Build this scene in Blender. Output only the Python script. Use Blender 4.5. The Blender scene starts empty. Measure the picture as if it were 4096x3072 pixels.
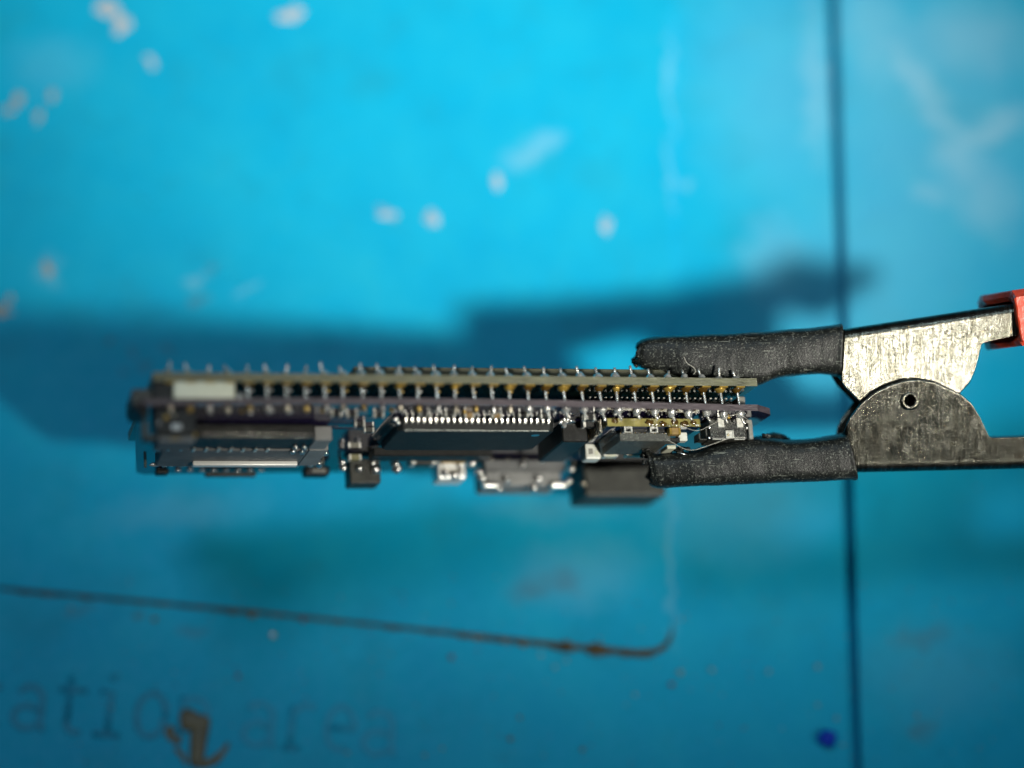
import bpy, bmesh, math, random
from mathutils import Vector, Matrix, noise as mnoise

random.seed(11)
MM = 0.001                      # every length below is in millimetres
scene = bpy.context.scene
R = math.radians
CAM_POS = (-0.0, -69.0, 225.69)
FOCUS_POINT = (-0.0, -10.525, 34.427)
BOARD_ORIGIN = (-33.052, -16.404, 47.175)
BOARD_U = (0.9612, 0.06959, -0.26694)
BOARD_V = (-0.26858, 0.0153, -0.96314)
BOARD_W = (-0.06294, 0.99746, 0.03339)
UPPER_FOLD = [(29.97, 5.0), (32.17, 5.33), (47.44, 7.65), (48.91, 7.87)]
UPPER_EDGE = [(29.97, 1.4), (31.42, 1.21), (31.61, 0.72), (32.17, -0.19), (33.62, -1.67), (34.56, -2.75), (36.0, -3.6), (38.42, -3.96), (40.83, -3.6), (42.28, -2.51), (43.44, -0.77), (44.23, 0.1), (44.74, 1.25), (45.1, 2.7), (45.32, 3.81), (45.54, 3.96), (48.38, 4.61), (48.91, 4.71)]
LOWER_FOLD = [(30.7, -8.74), (33.33, -8.64), (49.42, -8.28), (56.76, -8.06)]
LOWER_EDGE = [(30.7, -5.77), (32.05, -5.45), (32.29, -4.25), (32.75, -3.26), (33.76, -1.86), (35.06, -0.77), (36.54, -0.05), (37.98, 0.39), (39.14, 0.46), (40.61, 0.24), (42.06, -0.41), (43.36, -1.06), (44.38, -1.93), (45.25, -3.26), (45.85, -4.42), (46.19, -5.09), (46.43, -5.21), (46.72, -5.24), (49.42, -5.16), (56.76, -4.97)]
RIVET = (38.37, -1.59)
UP_SLEEVE_TOP = [(12.25, 3.98), (12.8, 4.35), (13.8, 4.59), (17.08, 4.76), (21.48, 4.91), (26.97, 5.3), (30.42, 5.61), (32.07, 5.83)]
UP_SLEEVE_BOT = [(11.98, 2.14), (12.8, 1.51), (14.89, 0.97), (18.17, 0.29), (21.92, -0.22), (23.91, -0.17), (25.88, 0.58), (28.06, 0.85), (30.27, 0.97), (31.85, 0.8)]
LO_SLEEVE_TOP = [(13.0, -6.17), (13.8, -6.85), (15.99, -6.68), (17.64, -6.51), (20.39, -5.73), (22.57, -5.37), (24.78, -5.25), (26.97, -5.47), (29.18, -5.35), (32.46, -4.86)]
LO_SLEEVE_BOT = [(13.53, -9.94), (14.38, -10.18), (17.08, -10.01), (23.69, -9.74), (29.18, -9.52), (33.53, -9.31)]
BOOT = [(48.19, 9.07), (48.84, 3.62)]
SEAM = [(37.93, 47.53), (36.53, -42.52)]
PANEL = [(18.76, 78.07), (18.36, 34.62), (17.82, 1.05), (17.37, -25.58), (17.16, -27.76), (16.54, -29.18), (15.39, -29.88), (13.78, -30.02), (8.13, -29.53), (-3.99, -28.23), (-28.36, -25.63), (-55.59, -23.11), (-105.06, -18.53)]
PALE_SPOTS = [(-47.5, 46.05, 1.5, 1.14, -35), (-45.85, 44.0, 1.31, 1.28, -20), (-25.91, 45.3, 1.69, 0.91, 15), (-42.07, 39.03, 0.54, 1.19, 30), (-14.21, 20.1, 1.42, 0.85, -20), (-9.16, 19.57, 1.14, 1.08, 10), (-1.67, 24.11, 0.6, 1.25, 5), (10.78, 18.66, 0.76, 1.31, 0)]
BEIGE_SPOTS = [(-57.39, 34.24, 0.65, 1.25, -10), (-58.35, 33.03, 0.82, 0.63, 10), (-54.91, 32.02, 0.54, 1.08, 0), (-53.46, 34.84, 0.54, 1.02, 0), (-57.49, 8.39, 1.63, 0.68, -8), (-56.65, 9.79, 0.41, 0.8, 0), (-52.61, 13.4, 0.54, 1.36, 10)]
SMEARS_AND_SHEEN = [(49.51, 33.03, 19.06, 25.58, 0, 0.22), (38.11, 6.96, 13.62, 14.21, 0, 0.16), (27.85, 37.81, 8.17, 17.05, 0, 0.12), (6.85, -21.72, 7.08, 4.26, 10, 0.16), (24.79, -13.33, 10.89, 7.1, 0, 0.14), (-36.98, -14.75, 9.53, 2.27, 5, 0.12), (4.17, -14.75, 8.17, 1.71, 0, 0.14), (45.64, -32.64, 8.17, 5.68, 0, 0.1), (3.38, 28.31, 3.27, 1.28, 30, 0.3), (0.92, 26.75, 2.45, 1.71, 20, 0.2), (47.69, 36.85, 2.04, 5.4, 35, 0.5), (49.74, 32.08, 4.09, 1.42, -30, 0.35), (56.05, 30.82, 4.63, 1.99, 25, 0.55), (51.5, 27.68, 3.27, 3.41, 0, 0.45), (54.49, 42.64, 7.08, 5.12, 0, 0.35), (42.77, 43.61, 4.36, 7.39, 10, 0.25), (35.45, 37.81, 1.63, 10.8, 0, 0.3), (54.61, 22.1, 4.09, 4.55, 0, 0.35), (48.06, 23.02, 2.45, 1.71, 0, 0.3), (18.47, 36.85, 0.49, 6.25, 0, 0.35), (18.21, 25.19, 0.6, 4.55, 0, 0.3), (19.77, 24.11, 0.82, 0.85, 0, 0.35), (17.22, -20.34, 0.54, 8.53, 0, 0.25), (-52.47, 12.94, 1.63, 2.27, 0, 0.25), (-35.67, 11.89, 1.91, 0.71, 10, 0.3), (-29.67, 10.54, 0.68, 1.71, -40, 0.25), (-53.83, 38.77, 5.45, 4.26, 0, 0.1), (29.92, 14.46, 4.09, 5.68, 0, 0.2)]
RUST_SPOTS = [(-45.18, 4.44, 0.44, 0.63, 0, 0.6), (-42.19, 3.7, 0.68, 0.71, 0, 0.3), (-39.1, 3.55, 0.68, 0.51, 0, 0.4), (-42.8, 1.93, 0.6, 0.57, 0, 0.4), (-40.56, 1.93, 0.68, 0.71, 0, 0.3), (-33.9, 13.55, 0.82, 0.63, -30, 0.35), (-35.29, 9.64, 0.65, 0.68, 0, 0.4), (43.99, -28.58, 3.0, 1.14, 10, 0.25), (43.98, -38.25, 1.63, 1.71, 0, 0.3), (1.95, -23.66, 2.45, 1.71, 0, 0.3), (5.49, -22.55, 1.91, 1.42, 0, 0.3), (-46.72, -26.13, 1.63, 0.71, 0, 0.25), (-34.48, -27.76, 1.63, 0.71, 0, 0.25), (-40.24, -26.13, 0.54, 0.28, 0, 0.6)]
LETTERS = [('c', -55.76, -35.85), ('a', -51.6, -36.07), ('t', -47.04, -36.44), ('i', -43.1, -36.71), ('o', -38.48, -36.92), ('n', -33.93, -37.34), ('a', -26.98, -37.85), ('r', -22.58, -38.19), ('e', -18.26, -38.3), ('a', -14.18, -38.78)]
STAIN = [[(-35.38, -37.58, 1.04), (-34.32, -37.45, 1.35), (-33.24, -37.72, 1.09), (-32.19, -37.45, 0.63)], [(-33.23, -37.98, 1.04), (-33.31, -39.31, 1.09), (-33.38, -40.63, 0.78), (-33.44, -42.47, 0.83)], [(-36.16, -38.11, 0.47), (-36.44, -38.78, 0.47), (-36.09, -39.44, 0.44), (-35.16, -39.57, 0.57)], [(-33.32, -42.2, 0.52), (-31.74, -41.81, 0.47), (-30.72, -40.89, 0.36), (-30.1, -39.84, 0.23)], [(-35.79, -40.36, 0.23), (-34.81, -41.42, 0.31), (-34.51, -42.2, 0.23)]]
CRUMBS = [(-29.3, -32.77, 0.29, 'red'), (-6.53, -30.75, 0.34, 'red'), (17.11, -33.66, 0.31, 'red'), (-22.51, -26.62, 0.36, 'red'), (-38.59, -26.62, 0.36, 'tan'), (-3.85, -28.58, 0.47, 'tan'), (-0.75, -28.99, 0.42, 'tan'), (1.27, -29.4, 0.42, 'tan'), (5.71, -29.61, 0.42, 'tan'), (12.7, -30.15, 0.42, 'tan'), (-20.75, -26.62, 0.26, 'tan'), (-28.07, -26.13, 0.47, 'tan'), (6.56, -24.34, 0.47, 'tan'), (32.63, -35.85, 0.23, 'pale'), (34.57, -37.27, 0.23, 'pale'), (35.16, -40.1, 0.23, 'pale'), (27.55, -32.32, 0.23, 'pale'), (32.8, -31.78, 0.29, 'pale'), (43.2, -36.97, 0.23, 'pale'), (17.25, -24.76, 0.23, 'pale'), (18.29, -26.62, 0.23, 'pale'), (3.15, -30.48, 0.29, 'pale'), (4.62, -31.83, 0.23, 'pale'), (5.83, -31.16, 0.23, 'pale'), (13.16, -34.78, 0.23, 'pale'), (18.03, -32.37, 0.36, 'pale'), (21.39, -32.1, 0.36, 'pale'), (-17.45, -40.94, 0.23, 'pale'), (-9.23, -41.21, 0.23, 'pale'), (-7.38, -40.49, 0.21, 'pale'), (-47.72, -25.36, 0.26, 'pale'), (-42.66, -36.12, 0.18, 'pale'), (0.85, -37.19, 0.23, 'tan'), (-0.21, -39.44, 0.31, 'tan'), (7.48, -40.63, 0.26, 'tan')]
SOLDER_BALL = (-25.7, -28.36)
BLUE_CRUMB = (33.41, -39.52)
EDGE_DIRT = [(8.13, -29.67), (-3.99, -28.39), (-28.35, -25.8), (14.85, -30.21)]
SPOT_AIM = (-2.89, 43.61)

# ------------------------------------------------------------------ camera
cam_data = bpy.data.cameras.new('camera')
cam = bpy.data.objects.new('camera', cam_data)
scene.collection.objects.link(cam)
cam.location = Vector(CAM_POS) * MM
cam.rotation_euler = (R(17), 0, 0)          # looking down at the mat, top of the picture further away
cam_data.sensor_width = 17.3
cam_data.lens = 35.67
cam_data.clip_start = 0.005
cam_data.clip_end = 10
cam_data.dof.use_dof = True
cam_data.dof.focus_distance = 0.2030
cam_data.dof.aperture_fstop = 3.4
cam_data.dof.aperture_blades = 0
scene.camera = cam

# ------------------------------------------------------------------ light
world = bpy.data.worlds.new('World')
scene.world = world
world.use_nodes = True
bg = world.node_tree.nodes['Background']
bg.inputs[0].default_value = (0.72, 0.90, 1.0, 1)
bg.inputs[1].default_value = 0.035

FP = Vector(FOCUS_POINT)
CAM_X = Vector((1, 0, 0)); CAM_Y = Vector((0, math.cos(R(17)), math.sin(R(17)))); CAM_Z = CAM_X.cross(CAM_Y)
def from_view(x, y, z):
    return FP + CAM_X * x + CAM_Y * y + CAM_Z * z

def aim(o, target):
    o.rotation_euler = (Vector(target) * MM - o.location).to_track_quat('-Z', 'Y').to_euler()

# desk lamp: a small bright bulb to the right of the camera, its pool of light centred on the upper half of the mat
lamp_data = bpy.data.lights.new('desk_lamp', 'SPOT')
lamp = bpy.data.objects.new('desk_lamp', lamp_data)
scene.collection.objects.link(lamp)
to_lamp = (CAM_X * .512 + CAM_Y * -.107 + CAM_Z * .852).normalized()
lamp.location = (from_view(0, 2, 0) + to_lamp * 520) * MM
aim(lamp, (SPOT_AIM[0], SPOT_AIM[1], 0))
lamp_data.energy = 27.5
lamp_data.color = (1.0, 0.96, 0.86)
lamp_data.spot_size = R(15.0)
lamp_data.spot_blend = 1.0
lamp_data.shadow_soft_size = 0.032

# soft light of the room from beyond the top of the picture
room_data = bpy.data.lights.new('room_window', 'AREA')
room = bpy.data.objects.new('room_window', room_data)
scene.collection.objects.link(room)
room_data.shape = 'RECTANGLE'; room_data.size = 0.13; room_data.size_y = 0.10
room.location = (from_view(-80, 275, 520)) * MM
aim(room, (0, 0, 0))
room_data.energy = 1.12
room_data.color = (0.66, 0.86, 1.0)

vs = scene.view_settings
vs.view_transform = 'Standard'; vs.look = 'None'; vs.exposure = 0; vs.gamma = 1; vs.use_curve_mapping = False
scene.cycles.use_denoising = True
scene.cycles.max_bounces = 8
scene.cycles.caustics_reflective = False
scene.cycles.sample_clamp_indirect = 6

# ------------------------------------------------------------------ materials
def nt(name):
    m = bpy.data.materials.new(name); m.use_nodes = True
    t = m.node_tree
    return m, t, t.nodes['Principled BSDF']

class G:
    """small node helper"""
    def __init__(self, t): self.t = t
    def n(self, kind, **kw):
        a = self.t.nodes.new(kind)
        for key, val in kw.items():
            if key.startswith('i_'): a.inputs[key[2:]].default_value = val
            else: setattr(a, key, val)
        return a
    def l(self, a, b): self.t.links.new(a, b)
    def coords(self, scale=(1, 1, 1), rot=(0, 0, 0)):
        tc = self.n('ShaderNodeTexCoord')
        mp = self.n('ShaderNodeMapping')
        mp.inputs['Scale'].default_value = tuple(1000 * s for s in scale)   # metres -> millimetres
        mp.inputs['Rotation'].default_value = rot
        self.l(tc.outputs['Object'], mp.inputs['Vector'])
        return mp.outputs['Vector']
    def noise(self, vec, scale, detail=3, rough=.55):
        a = self.n('ShaderNodeTexNoise'); a.inputs['Scale'].default_value = scale
        a.inputs['Detail'].default_value = detail; a.inputs['Roughness'].default_value = rough
        self.l(vec, a.inputs['Vector']); return a.outputs['Fac']
    def ramp(self, fac, lo, hi, a=0.0, b=1.0):
        r = self.n('ShaderNodeMapRange'); r.inputs['From Min'].default_value = lo; r.inputs['From Max'].default_value = hi
        r.inputs['To Min'].default_value = a; r.inputs['To Max'].default_value = b
        self.l(fac, r.inputs['Value']); return r.outputs['Result']
    def math(self, op, a, b=None):
        m = self.n('ShaderNodeMath', operation=op)
        for i, x in enumerate((a, b)):
            if x is None: continue
            if isinstance(x, (int, float)): m.inputs[i].default_value = x
            else: self.l(x, m.inputs[i])
        return m.outputs[0]
    def mix(self, fac, a, b):
        m = self.n('ShaderNodeMix', data_type='RGBA')
        for s, x in (('Factor', fac), ('A', a), ('B', b)):
            sock = [q for q in m.inputs if q.name == s and (q.type == 'RGBA' or s == 'Factor') and q.enabled][0]
            if isinstance(x, (int, float)): sock.default_value = x
            elif isinstance(x, tuple): sock.default_value = (*x, 1)
            else: self.l(x, sock)
        return [q for q in m.outputs if q.type == 'RGBA'][0]
    def bump(self, h, strength, dist_mm, bsdf):
        b = self.n('ShaderNodeBump'); b.inputs['Strength'].default_value = strength
        b.inputs['Distance'].default_value = dist_mm * MM
        self.l(h, b.inputs['Height']); self.l(b.outputs['Normal'], bsdf.inputs['Normal'])

def simple(name, col, rough=.4, metal=0., var=.25, scale=3., bump=0., bscale=20., spec=.5, coat=0., trans=0., stretch=(1, 1, 1), rvar=0.):
    m, t, p = nt(name); g = G(t)
    v = g.coords(stretch)
    f = g.ramp(g.noise(v, scale, 4), .3, .7)
    lo = tuple(c * (1 - var) for c in col); hi = tuple(min(1, c * (1 + var)) for c in col)
    g.l(g.mix(f, lo, hi), p.inputs['Base Color'])
    p.inputs['Metallic'].default_value = metal
    p.inputs['Roughness'].default_value = rough
    if rvar: g.l(g.ramp(g.noise(v, scale * 2.3, 3), .3, .7, rough - rvar, rough + rvar), p.inputs['Roughness'])
    p.inputs['Specular IOR Level'].default_value = spec
    p.inputs['Coat Weight'].default_value = coat; p.inputs['Coat Roughness'].default_value = .06
    p.inputs['Transmission Weight'].default_value = trans
    if bump: g.bump(g.noise(v, bscale, 3), bump, .1, p)
    return m

def dusty(name, col, rough, speck=(.45, .47, .40), amount=.62, fine=14., bump=.4, bscale=9., smear=.25, scratch=0., spec=.5):
    """dark plastic with pale dust specks and faint smears"""
    m, t, p = nt(name); g = G(t)
    v = g.coords()
    s1 = g.ramp(g.noise(v, fine, 2, .7), amount, amount + .08)
    s2 = g.ramp(g.noise(v, fine * .35, 4, .75), amount - .02, amount + .14)
    sm = g.ramp(g.noise(v, .45, 5, .65), .48, .75, 0, smear)
    f = g.math('MINIMUM', g.math('ADD', g.math('ADD', g.math('MULTIPLY', s1, .55), g.math('MULTIPLY', s2, .5)), sm), 1.0)
    if scratch:
        for sc_, an, lo_ in (((.25, 5.0, 2.0), 25, .70), ((.3, 6.0, 2.0), -38, .71)):
            vs_ = g.coords(sc_, (0, 0, R(an)))
            f = g.math('MAXIMUM', f, g.ramp(g.noise(vs_, 1.0, 2, .5), lo_, lo_ + .03, 0, scratch))
    p.inputs['Specular IOR Level'].default_value = spec
    base = g.mix(g.ramp(g.noise(v, 1.2, 3), .35, .65), tuple(c * .75 for c in col), tuple(c * 1.3 for c in col))
    g.l(g.mix(g.math('MULTIPLY', f, .7), base, speck), p.inputs['Base Color'])
    p.inputs['Roughness'].default_value = rough
    h = g.math('ADD', g.noise(v, bscale, 4, .6), g.math('MULTIPLY', s2, .5))
    g.bump(h, bump, .08, p)
    return m

def mat_silicone():
    m, t, p = nt('blue_silicone'); g = G(t)
    v = g.coords()
    n1 = g.ramp(g.noise(v, .035, 4, .6), .3, .7)
    n2 = g.ramp(g.noise(v, .9, 5, .7), .35, .7)
    col = g.mix(n1, (.001, .285, .500), (.002, .340, .555))
    col = g.mix(g.math('MULTIPLY', n2, .35), col, (.004, .29, .42))
    cloud = g.ramp(g.noise(v, .13, 6, .62), .42, .72, 0, .30)
    col = g.mix(cloud, col, (.016, .385, .53))
    grime = g.ramp(g.noise(g.coords((1, 1, 1), (0, 0, 1.9)), .09, 5, .6), .52, .75, 0, .40)
    col = g.mix(grime, col, (.010, .20, .29))
    # granular worn zone towards the lower left
    gr = g.ramp(g.noise(v, .55, 6, .75), .52, .68)
    big = g.ramp(g.noise(v, .05, 2), .45, .65)
    col = g.mix(g.math('MULTIPLY', g.math('MULTIPLY', gr, big), .35), col, (.02, .34, .46))
    wob = g.n('ShaderNodeVectorMath', operation='ADD')
    nz = g.n('ShaderNodeTexNoise'); nz.inputs['Scale'].default_value = .35; nz.inputs['Detail'].default_value = 5
    g.l(v, nz.inputs['Vector'])
    sc = g.n('ShaderNodeVectorMath', operation='MULTIPLY_ADD'); g.l(nz.outputs['Color'], sc.inputs[0])
    sc.inputs[1].default_value = (4.5, 4.5, 0); sc.inputs[2].default_value = (-2.25, -2.25, 0)
    g.l(v, wob.inputs[0]); g.l(sc.outputs[0], wob.inputs[1])
    sp1 = g.ramp(g.noise(v, 1.7, 3, .6), .68, .74, 0, .35)
    col = g.mix(sp1, col, (.10, .30, .36))
    sp2 = g.ramp(g.noise(g.coords((1, 1, 1), (0, 0, .7)), 1.1, 4, .6), .66, .74, 0, .5)
    col = g.mix(sp2, col, (.01, .10, .16))
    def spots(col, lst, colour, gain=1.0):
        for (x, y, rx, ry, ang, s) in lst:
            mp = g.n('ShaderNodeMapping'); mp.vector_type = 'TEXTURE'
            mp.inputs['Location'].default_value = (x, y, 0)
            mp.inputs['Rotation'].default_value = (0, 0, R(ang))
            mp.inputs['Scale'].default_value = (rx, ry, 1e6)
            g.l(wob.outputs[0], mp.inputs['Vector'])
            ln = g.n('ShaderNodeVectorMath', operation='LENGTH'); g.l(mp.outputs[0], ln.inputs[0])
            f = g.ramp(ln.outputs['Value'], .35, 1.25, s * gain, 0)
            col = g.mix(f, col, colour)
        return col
    col = spots(col, SMEARS_AND_SHEEN, (.24, .46, .58), 1.0)  # pale dust smears, with the glossy upper-right sheen painted in among them
    col = spots(col, RUST_SPOTS, (.10, .07, .05))
    g.l(col, p.inputs['Base Color'])
    g.l(g.ramp(n2, 0, 1, .42, .6), p.inputs['Roughness'])
    p.inputs['Specular IOR Level'].default_value = .09
    g.bump(g.noise(v, 1.6, 6, .7), .25, .12, p)
    return m

def mat_clip(name, tint=(.27, .272, .235), rough=.19):
    m, t, p = nt(name); g = G(t)
    v = g.coords((5.0, .30, 1.0), (0, 0, R(5)))      # brush lines run up and down the plate
    v2 = g.coords()
    br = g.noise(v, 1.0, 4, .7)
    brf = g.noise(v, 2.6, 2, .6)
    sp = g.noise(v2, 6.0, 3, .7)
    cl = g.noise(v2, .8, 4, .6)
    dirt = g.ramp(g.noise(v2, 3.2, 5, .75), .50, .66)
    col = g.mix(g.math('MULTIPLY', dirt, .75), tint, (.045, .042, .03))
    col = g.mix(g.ramp(br, .42, .66, .85, 0.0), col, (.06, .056, .04))
    rust = g.ramp(g.noise(v2, 1.9, 2, .5), .725, .76)
    col = g.mix(g.math('MULTIPLY', rust, .8), col, (.32, .16, .05))
    g.l(col, p.inputs['Base Color'])
    p.inputs['Metallic'].default_value = 1.0
    g.l(g.ramp(cl, .3, .7, rough - .04, rough + .1), p.inputs['Roughness'])
    h = g.math('ADD', g.math('ADD', br, g.math('MULTIPLY', brf, .45)), g.math('MULTIPLY', sp, .22))
    g.bump(h, 1.0, .085, p)
    return m

M = {}
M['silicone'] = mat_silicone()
M['letter_faint'] = simple('faint_blue_lettering', (.003, .265, .44), .6, var=.25)  # closer to the mat's own blue
M['letter'] = simple('dark_blue_lettering', (.003, .215, .36), .6, var=.3)  # darker blue than the mat
M['dirt'] = simple('dark_dirt', (.060, .040, .014), .8, var=.8, scale=1.6)
def residue(name, a, cover):
    m, t, p = nt(name); g = G(t); v = g.coords()
    f = g.ramp(g.noise(v, .9, 5, .7), .62 - cover * .4, .72 - cover * .2)
    g.l(g.mix(f, (.02, .23, .40), a), p.inputs['Base Color']); p.inputs['Roughness'].default_value = .55
    return m
M['pale'] = residue('pale_residue', (.46, .43, .41), .75)
M['pale_thin'] = residue('thin_pale_residue', (.38, .42, .45), .6)
M['beige'] = residue('beige_residue', (.36, .28, .19), .8)
M['brown'] = simple('brown_burn', (.085, .065, .025), .55, var=.35, scale=1.2)
M['red_crumb'] = simple('red_crumb', (.16, .025, .02), .5)
M['tan_crumb'] = simple('tan_crumb', (.16, .10, .03), .5)
M['pale_crumb'] = simple('pale_crumb', (.22, .30, .27), .35)
M['blue_crumb'] = simple('cobalt_plastic', (.003, .035, .45), .3)
M['purple_mask'] = simple('purple_soldermask', (.012, .009, .030), .10, var=.2, spec=.75, coat=.6, bump=.05, bscale=1.2)
M['purple_edge'] = simple('purple_board_edge', (.046, .034, .040), .5, var=.45, scale=1.4, bump=.5, bscale=4, stretch=(.35, 2, 2))
M['fr4'] = simple('fibreglass_edge', (.085, .086, .046), .42, var=.55, scale=2.2, bump=.6, bscale=5, stretch=(.25, 1, 3.2), rvar=.15)
M['fr4_dark'] = simple('dark_olive_board_edge', (.035, .034, .012), .45, var=.4, scale=2.0, bump=.3, stretch=(.5, 1, 2))
M['green_mask'] = simple('dark_green_soldermask', (.003, .008, .006), .16, spec=.6, coat=.3)
M['fr4_yellow'] = simple('resin_soaked_edge', (.20, .175, .055), .22, var=.45, scale=.8, bump=.5, bscale=2.5, coat=.5, rvar=.1)
M['blue_mask'] = simple('navy_soldermask', (.006, .02, .06), .15, spec=.6, coat=.4)
M['solder'] = simple('solder', (.58, .58, .55), .22, .7, var=.25, scale=3, bump=.9, bscale=3.2, rvar=.1)
M['pin'] = simple('tinned_pin', (.66, .64, .58), .24, .75, var=.3, scale=4, bump=.6, bscale=5, rvar=.1)
M['lead_dark'] = simple('shaded_lead', (.10, .10, .095), .35, .8, var=.3, scale=4)  # shade on the side leads, painted as a darker copy of the metal
M['pin_dark'] = simple('dark_pin_metal', (.42, .38, .30), .30, 1.0, var=.4, scale=4, bump=.6, bscale=5)  # darker version of the pin metal
M['gold'] = simple('gold_pad', (.42, .28, .06), .28, .6, var=.2, scale=4, bump=.3, bscale=6)
M['gold_dull'] = simple('dull_gold', (.30, .21, .07), .35, 1.0, var=.4, scale=4, bump=.5, bscale=5)
M['solder_dull'] = simple('dull_solder', (.30, .30, .29), .30, 1.0, var=.4, scale=3, bump=.8, bscale=3.2)
M['flux'] = simple('amber_flux', (.085, .046, .008), .12, var=.4, scale=1.5, coat=.8, trans=.35)
M['black'] = dusty('black_plastic', (.006, .0065, .006), .45, amount=.68, smear=.03, spec=.3)
M['black_sharp'] = dusty('sooty_switch_plastic', (.012, .012, .011), .30, amount=.58, fine=9, bump=1.0, bscale=5, smear=.1)
M['ic'] = dusty('chip_epoxy', (.010, .012, .0115), .62, amount=.68, fine=9, bump=.25, smear=.03, spec=.3)
M['ic_grain'] = dusty('chip_epoxy_grainy', (.022, .024, .02), .55, amount=.56, fine=16, bump=.5, smear=.1)
M['dark_grey'] = dusty('dark_grey_plastic', (.024, .026, .021), .5, amount=.7, smear=.1)
M['grey'] = simple('grey_plastic', (.19, .19, .17), .45)
M['sleeve'] = dusty('black_heat_shrink', (.0065, .0075, .007), .40, speck=(.30, .32, .27), amount=.60, fine=5.5, bump=.45, bscale=5, smear=.04, scratch=.6, spec=.22)
M['clip'] = mat_clip('brushed_nickel')
M['steel'] = simple('sheet_steel', (.55, .55, .52), .26, 1.0, var=.2, scale=1.5, bump=.2, bscale=3)
M['shell'] = simple('shield_metal', (.125, .13, .13), .55, 0, var=.2, scale=.6, bump=.15, bscale=2, spec=.3)
M['side_metal'] = simple('pale_shield_metal', (.22, .225, .22), .5, 0, var=.15, scale=.6, spec=.3)
M['lip'] = simple('highlight_white', (.85, .85, .80), .3, .15, var=.05)  # near-white base paints in the highlight along the slot lip
M['satin'] = simple('satin_tin', (.62, .62, .56), .38, .45, var=.25, scale=3, bump=.5, bscale=4)
M['bright'] = simple('bright_glint', (.88, .87, .83), .30, 1.0, var=.1, scale=2, bump=.3, bscale=3)
M['cream'] = simple('cream_plastic', (.50, .51, .40), .45, var=.08)
M['white'] = simple('white_ceramic', (.55, .56, .50), .35, var=.08)
M['brown_cap'] = simple('brown_ceramic', (.23, .15, .055), .32, var=.2, bump=.2)
M['olive_cap'] = simple('olive_ceramic', (.20, .19, .10), .4)
M['red'] = simple('red_pvc', (.60, .060, .022), .30, var=.22, scale=1.2, bump=.35, bscale=1.8, spec=.5)
M['red'].node_tree.nodes['Principled BSDF'].inputs['Subsurface Weight'].default_value = .25
M['red'].node_tree.nodes['Principled BSDF'].inputs['Subsurface Radius'].default_value = (.002, .0005, .0003)
M['fibre'] = simple('lint', (.55, .53, .45), .6)
M['print'] = simple('laser_marking', (.05, .055, .05), .6, var=.4, scale=4)

# ------------------------------------------------------------------ mesh helpers
col = scene.collection
def link(o, parent=None):
    col.objects.link(o)
    if parent is not None: o.parent = parent
    return o

def from_bm(name, bm, mat, parent=None, smooth=False):
    for vv in bm.verts: vv.co *= MM
    bmesh.ops.recalc_face_normals(bm, faces=bm.faces)
    me = bpy.data.meshes.new(name); bm.to_mesh(me); bm.free()
    mats = mat if isinstance(mat, (list, tuple)) else [mat]
    for q in mats: me.materials.append(M[q])
    if smooth:
        for f in me.polygons: f.use_smooth = True
    return link(bpy.data.objects.new(name, me), parent)

def inst(name, src, parent, loc=(0, 0, 0), rot=(0, 0, 0), scale=(1, 1, 1)):
    o = bpy.data.objects.new(name, src.data if hasattr(src, 'data') else src)
    link(o, parent); o.location = Vector(loc) * MM; o.rotation_euler = rot; o.scale = scale
    return o

def bm_box(bm, a, b, bev=0.0, seg=1):
    """axis-aligned box from corner a to corner b, edges rounded"""
    c = [(x + y) / 2 for x, y in zip(a, b)]; s = [abs(y - x) for x, y in zip(a, b)]
    r = bmesh.ops.create_cube(bm, size=1, matrix=Matrix.Translation(c) @ Matrix.Diagonal((*s, 1)))
    if bev:
        es = set()
        for vv in r['verts']: es.update(vv.link_edges)
        bmesh.ops.bevel(bm, geom=list(es), offset=bev, segments=seg, affect='EDGES', profile=.5)
    return r

def box(name, a, b, mat, parent, bev=.05, seg=1, smooth=False):
    bm = bmesh.new(); bm_box(bm, a, b, min(bev, .3 * min(abs(y - x) for x, y in zip(a, b))), seg)
    return from_bm(name, bm, mat, parent, smooth)

def bm_tube(bm, pts, rad, seg=8, cap=True):
    pts = [Vector(q) for q in pts]
    rad = rad if isinstance(rad, (list, tuple)) else [rad] * len(pts)
    rings = []; up = None
    for i, q in enumerate(pts):
        d = (pts[min(i + 1, len(pts) - 1)] - pts[max(i - 1, 0)]).normalized()
        if up is None:
            up = d.orthogonal().normalized()
        up = (up - d * up.dot(d)).normalized()
        s = d.cross(up)
        rings.append([bm.verts.new(q + (up * math.cos(a) + s * math.sin(a)) * rad[i]) for a in (2 * math.pi * j / seg for j in range(seg))])
    for r0, r1 in zip(rings, rings[1:]):
        for j in range(seg):
            bm.faces.new((r0[j], r0[(j + 1) % seg], r1[(j + 1) % seg], r1[j]))
    if cap:
        bm.faces.new(rings[0][::-1]); bm.faces.new(rings[-1])

def tube(name, pts, rad, mat, parent, seg=8, smooth=True):
    bm = bmesh.new(); bm_tube(bm, pts, rad, seg)
    return from_bm(name, bm, mat, parent, smooth)

def bm_blob(bm, c, r, sub=2, rough=.15, seed=0):
    res = bmesh.ops.create_icosphere(bm, subdivisions=sub, radius=1)
    r = r if isinstance(r, (list, tuple)) else (r, r, r)
    for vv in res['verts']:
        n = vv.co.copy()
        d = 1 + rough * 2 * mnoise.noise(n * 1.6 + Vector((seed * 3.1, seed * 1.7, seed)))
        vv.co = Vector((c[0] + n.x * r[0] * d, c[1] + n.y * r[1] * d, c[2] + n.z * r[2] * d))

def blob(name, c, r, mat, parent, sub=2, rough=.15, seed=0):
    bm = bmesh.new(); bm_blob(bm, c, r, sub, rough, seed)
    return from_bm(name, bm, mat, parent, True)

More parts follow.
